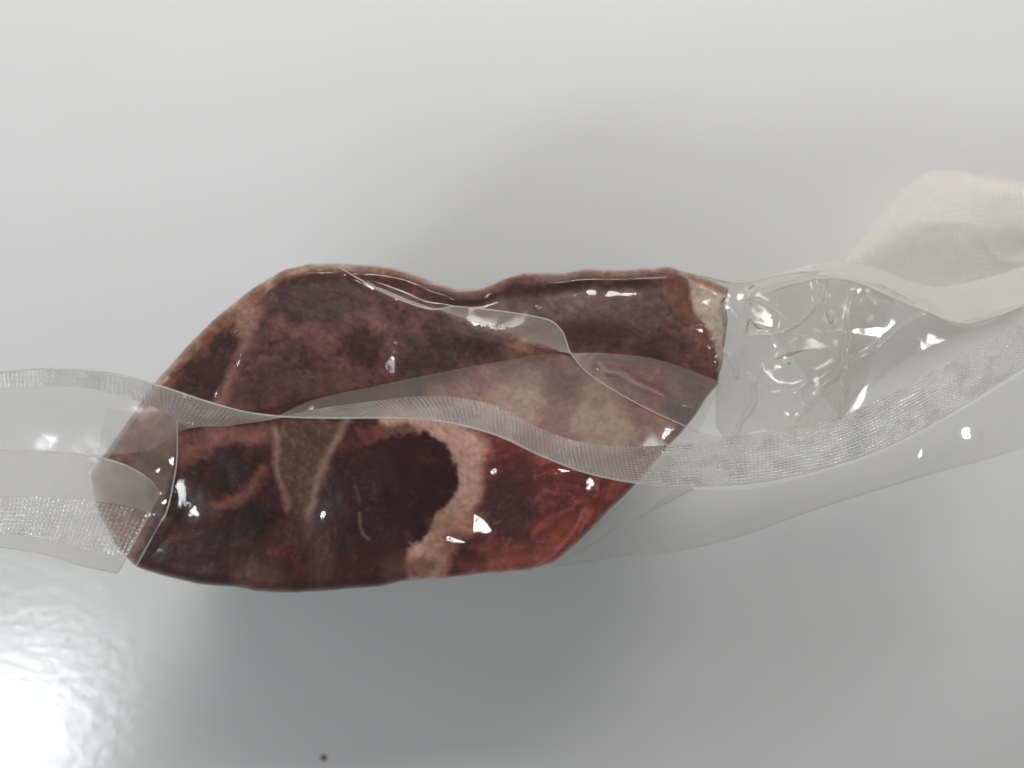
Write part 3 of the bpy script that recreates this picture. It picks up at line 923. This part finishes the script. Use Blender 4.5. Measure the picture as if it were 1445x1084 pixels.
# ---- sheets running off to the right
crest = [(1052, 424, 76), (1150, 394, 77), (1210, 400, 78), (1300, 438, 79), (1370, 456, 80), (1500, 408, 80)]
sheet('crest_film', [[(1050, 402, 70), (1120, 380, 70), (1180, 368, 68), (1240, 380, 64), (1330, 404, 60), (1500, 360, 54)], crest], M_FLAP, nu=160, nv=40,
      wrinkle=0.6, wscale=60, crump=0.8, cscale=90, edges=('last',), edge_r=0.3, seed=41,
      creases=(([(1150, 376), (1260, 408), (1310, 430)], 1.6, 9), ([(1180, 384), (1290, 425)], -1.3, 8), ([(1130, 384), (1200, 392), (1290, 432)], 1.1, 6)))
sheet('side_film', [crest, [(1188, 592, 82), (1204, 572, 83), (1232, 545, 84), (1290, 500, 84), (1370, 466, 83), (1500, 412, 80)]], M_SHEER, nu=140, nv=60,
      wrinkle=0.8, wscale=60, crump=1.6, cscale=80, seed=43, creases=(([(1197, 515), (1297, 450), (1330, 440)], 2.5, 7), ([(1215, 420), (1270, 440)], 1.6, 10)))
sheet('cream_flap', [[(1188, 374, 42), (1222, 328, 28), (1268, 276, 18), (1312, 243, 14), (1372, 246, 14), (1500, 268, 12)],
                     [(1195, 374, 43), (1240, 347, 34), (1300, 322, 28), (1350, 297, 25), (1392, 283, 24), (1500, 281, 22)],
                     [(1200, 376, 42), (1262, 392, 32), (1330, 404, 24), (1380, 397, 20), (1430, 382, 18), (1500, 360, 18)]], M_CREAM, nu=120, nv=60,
      wrinkle=1.6, wscale=90, ridg=0.9, seed=47)
sheet('lower_film', [[(950, 690, 74), (1060, 690, 75), (1190, 658, 75), (1270, 626, 74), (1370, 572, 73), (1500, 492, 72)],
                     [(880, 745, 68), (1030, 728, 71), (1180, 690, 71), (1300, 650, 71), (1385, 610, 70), (1500, 556, 69)],
                     [(780, 800, 58), (1000, 768, 63), (1164, 714, 66), (1315, 668, 66), (1400, 645, 66), (1500, 612, 66)]], M_SHEER, nu=240, nv=90,
      wrinkle=1.2, wscale=80, edges=('last',), edge_r=0.18, seed=53, glints=((1366, 612, 13, 10, 0.3), (1300, 640, 5, 9, 0.6)))
sheet('corner_film', [[(792, 786, 64), (845, 737, 66), (895, 690, 68), (945, 638, 71)], [(742, 807, 60), (806, 785, 61), (880, 742, 63), (978, 690, 66)]], M_WEB,
      nu=90, nv=24, crump=1.0, cscale=24, seed=59, edges=('last',), edge_r=0.25)

# ------------------------------------------------------------------ specks on the table
def speck(px, py, r, label):
    c = unproj(px, py, 0.0)
    n = 9; ring = []
    V = [(c[0], c[1], r * 0.5)]
    for rr, zz in ((0.6, 0.42), (1.0, 0.1), (1.0, 0.0)):
        for k in range(n):
            a = 2 * math.pi * k / n
            q = r * rr * (0.75 + 0.5 * random.random())
            V.append((c[0] + q * math.cos(a), c[1] + q * math.sin(a), zz * r))
    Fc = [(0, 1 + k, 1 + (k + 1) % n, 1 + (k + 1) % n) for k in range(n)]
    Fc = []
    me_f = []
    for k in range(n):
        me_f.append((0, 1 + k, 1 + (k + 1) % n))
        for s in range(2):
            a, b = 1 + s * n + k, 1 + s * n + (k + 1) % n
            me_f += [(a, a + n, b + n), (a, b + n, b)]
    o = mesh_from('crumb', V, np.array(me_f), M_CRUMB)
    tag(o, label, 'crumb')


M_CRUMB, nt, out = newmat('dark_crumb')
p = N(nt, 'ShaderNodeBsdfPrincipled'); p.inputs['Base Color'].default_value = (0.12, 0.11, 0.10, 1); p.inputs['Roughness'].default_value = 0.7
nt.links.new(p.outputs[0], out.inputs[0])
speck(457, 1069, 0.0011, 'tiny dark crumb on the white table near the bottom of the picture')
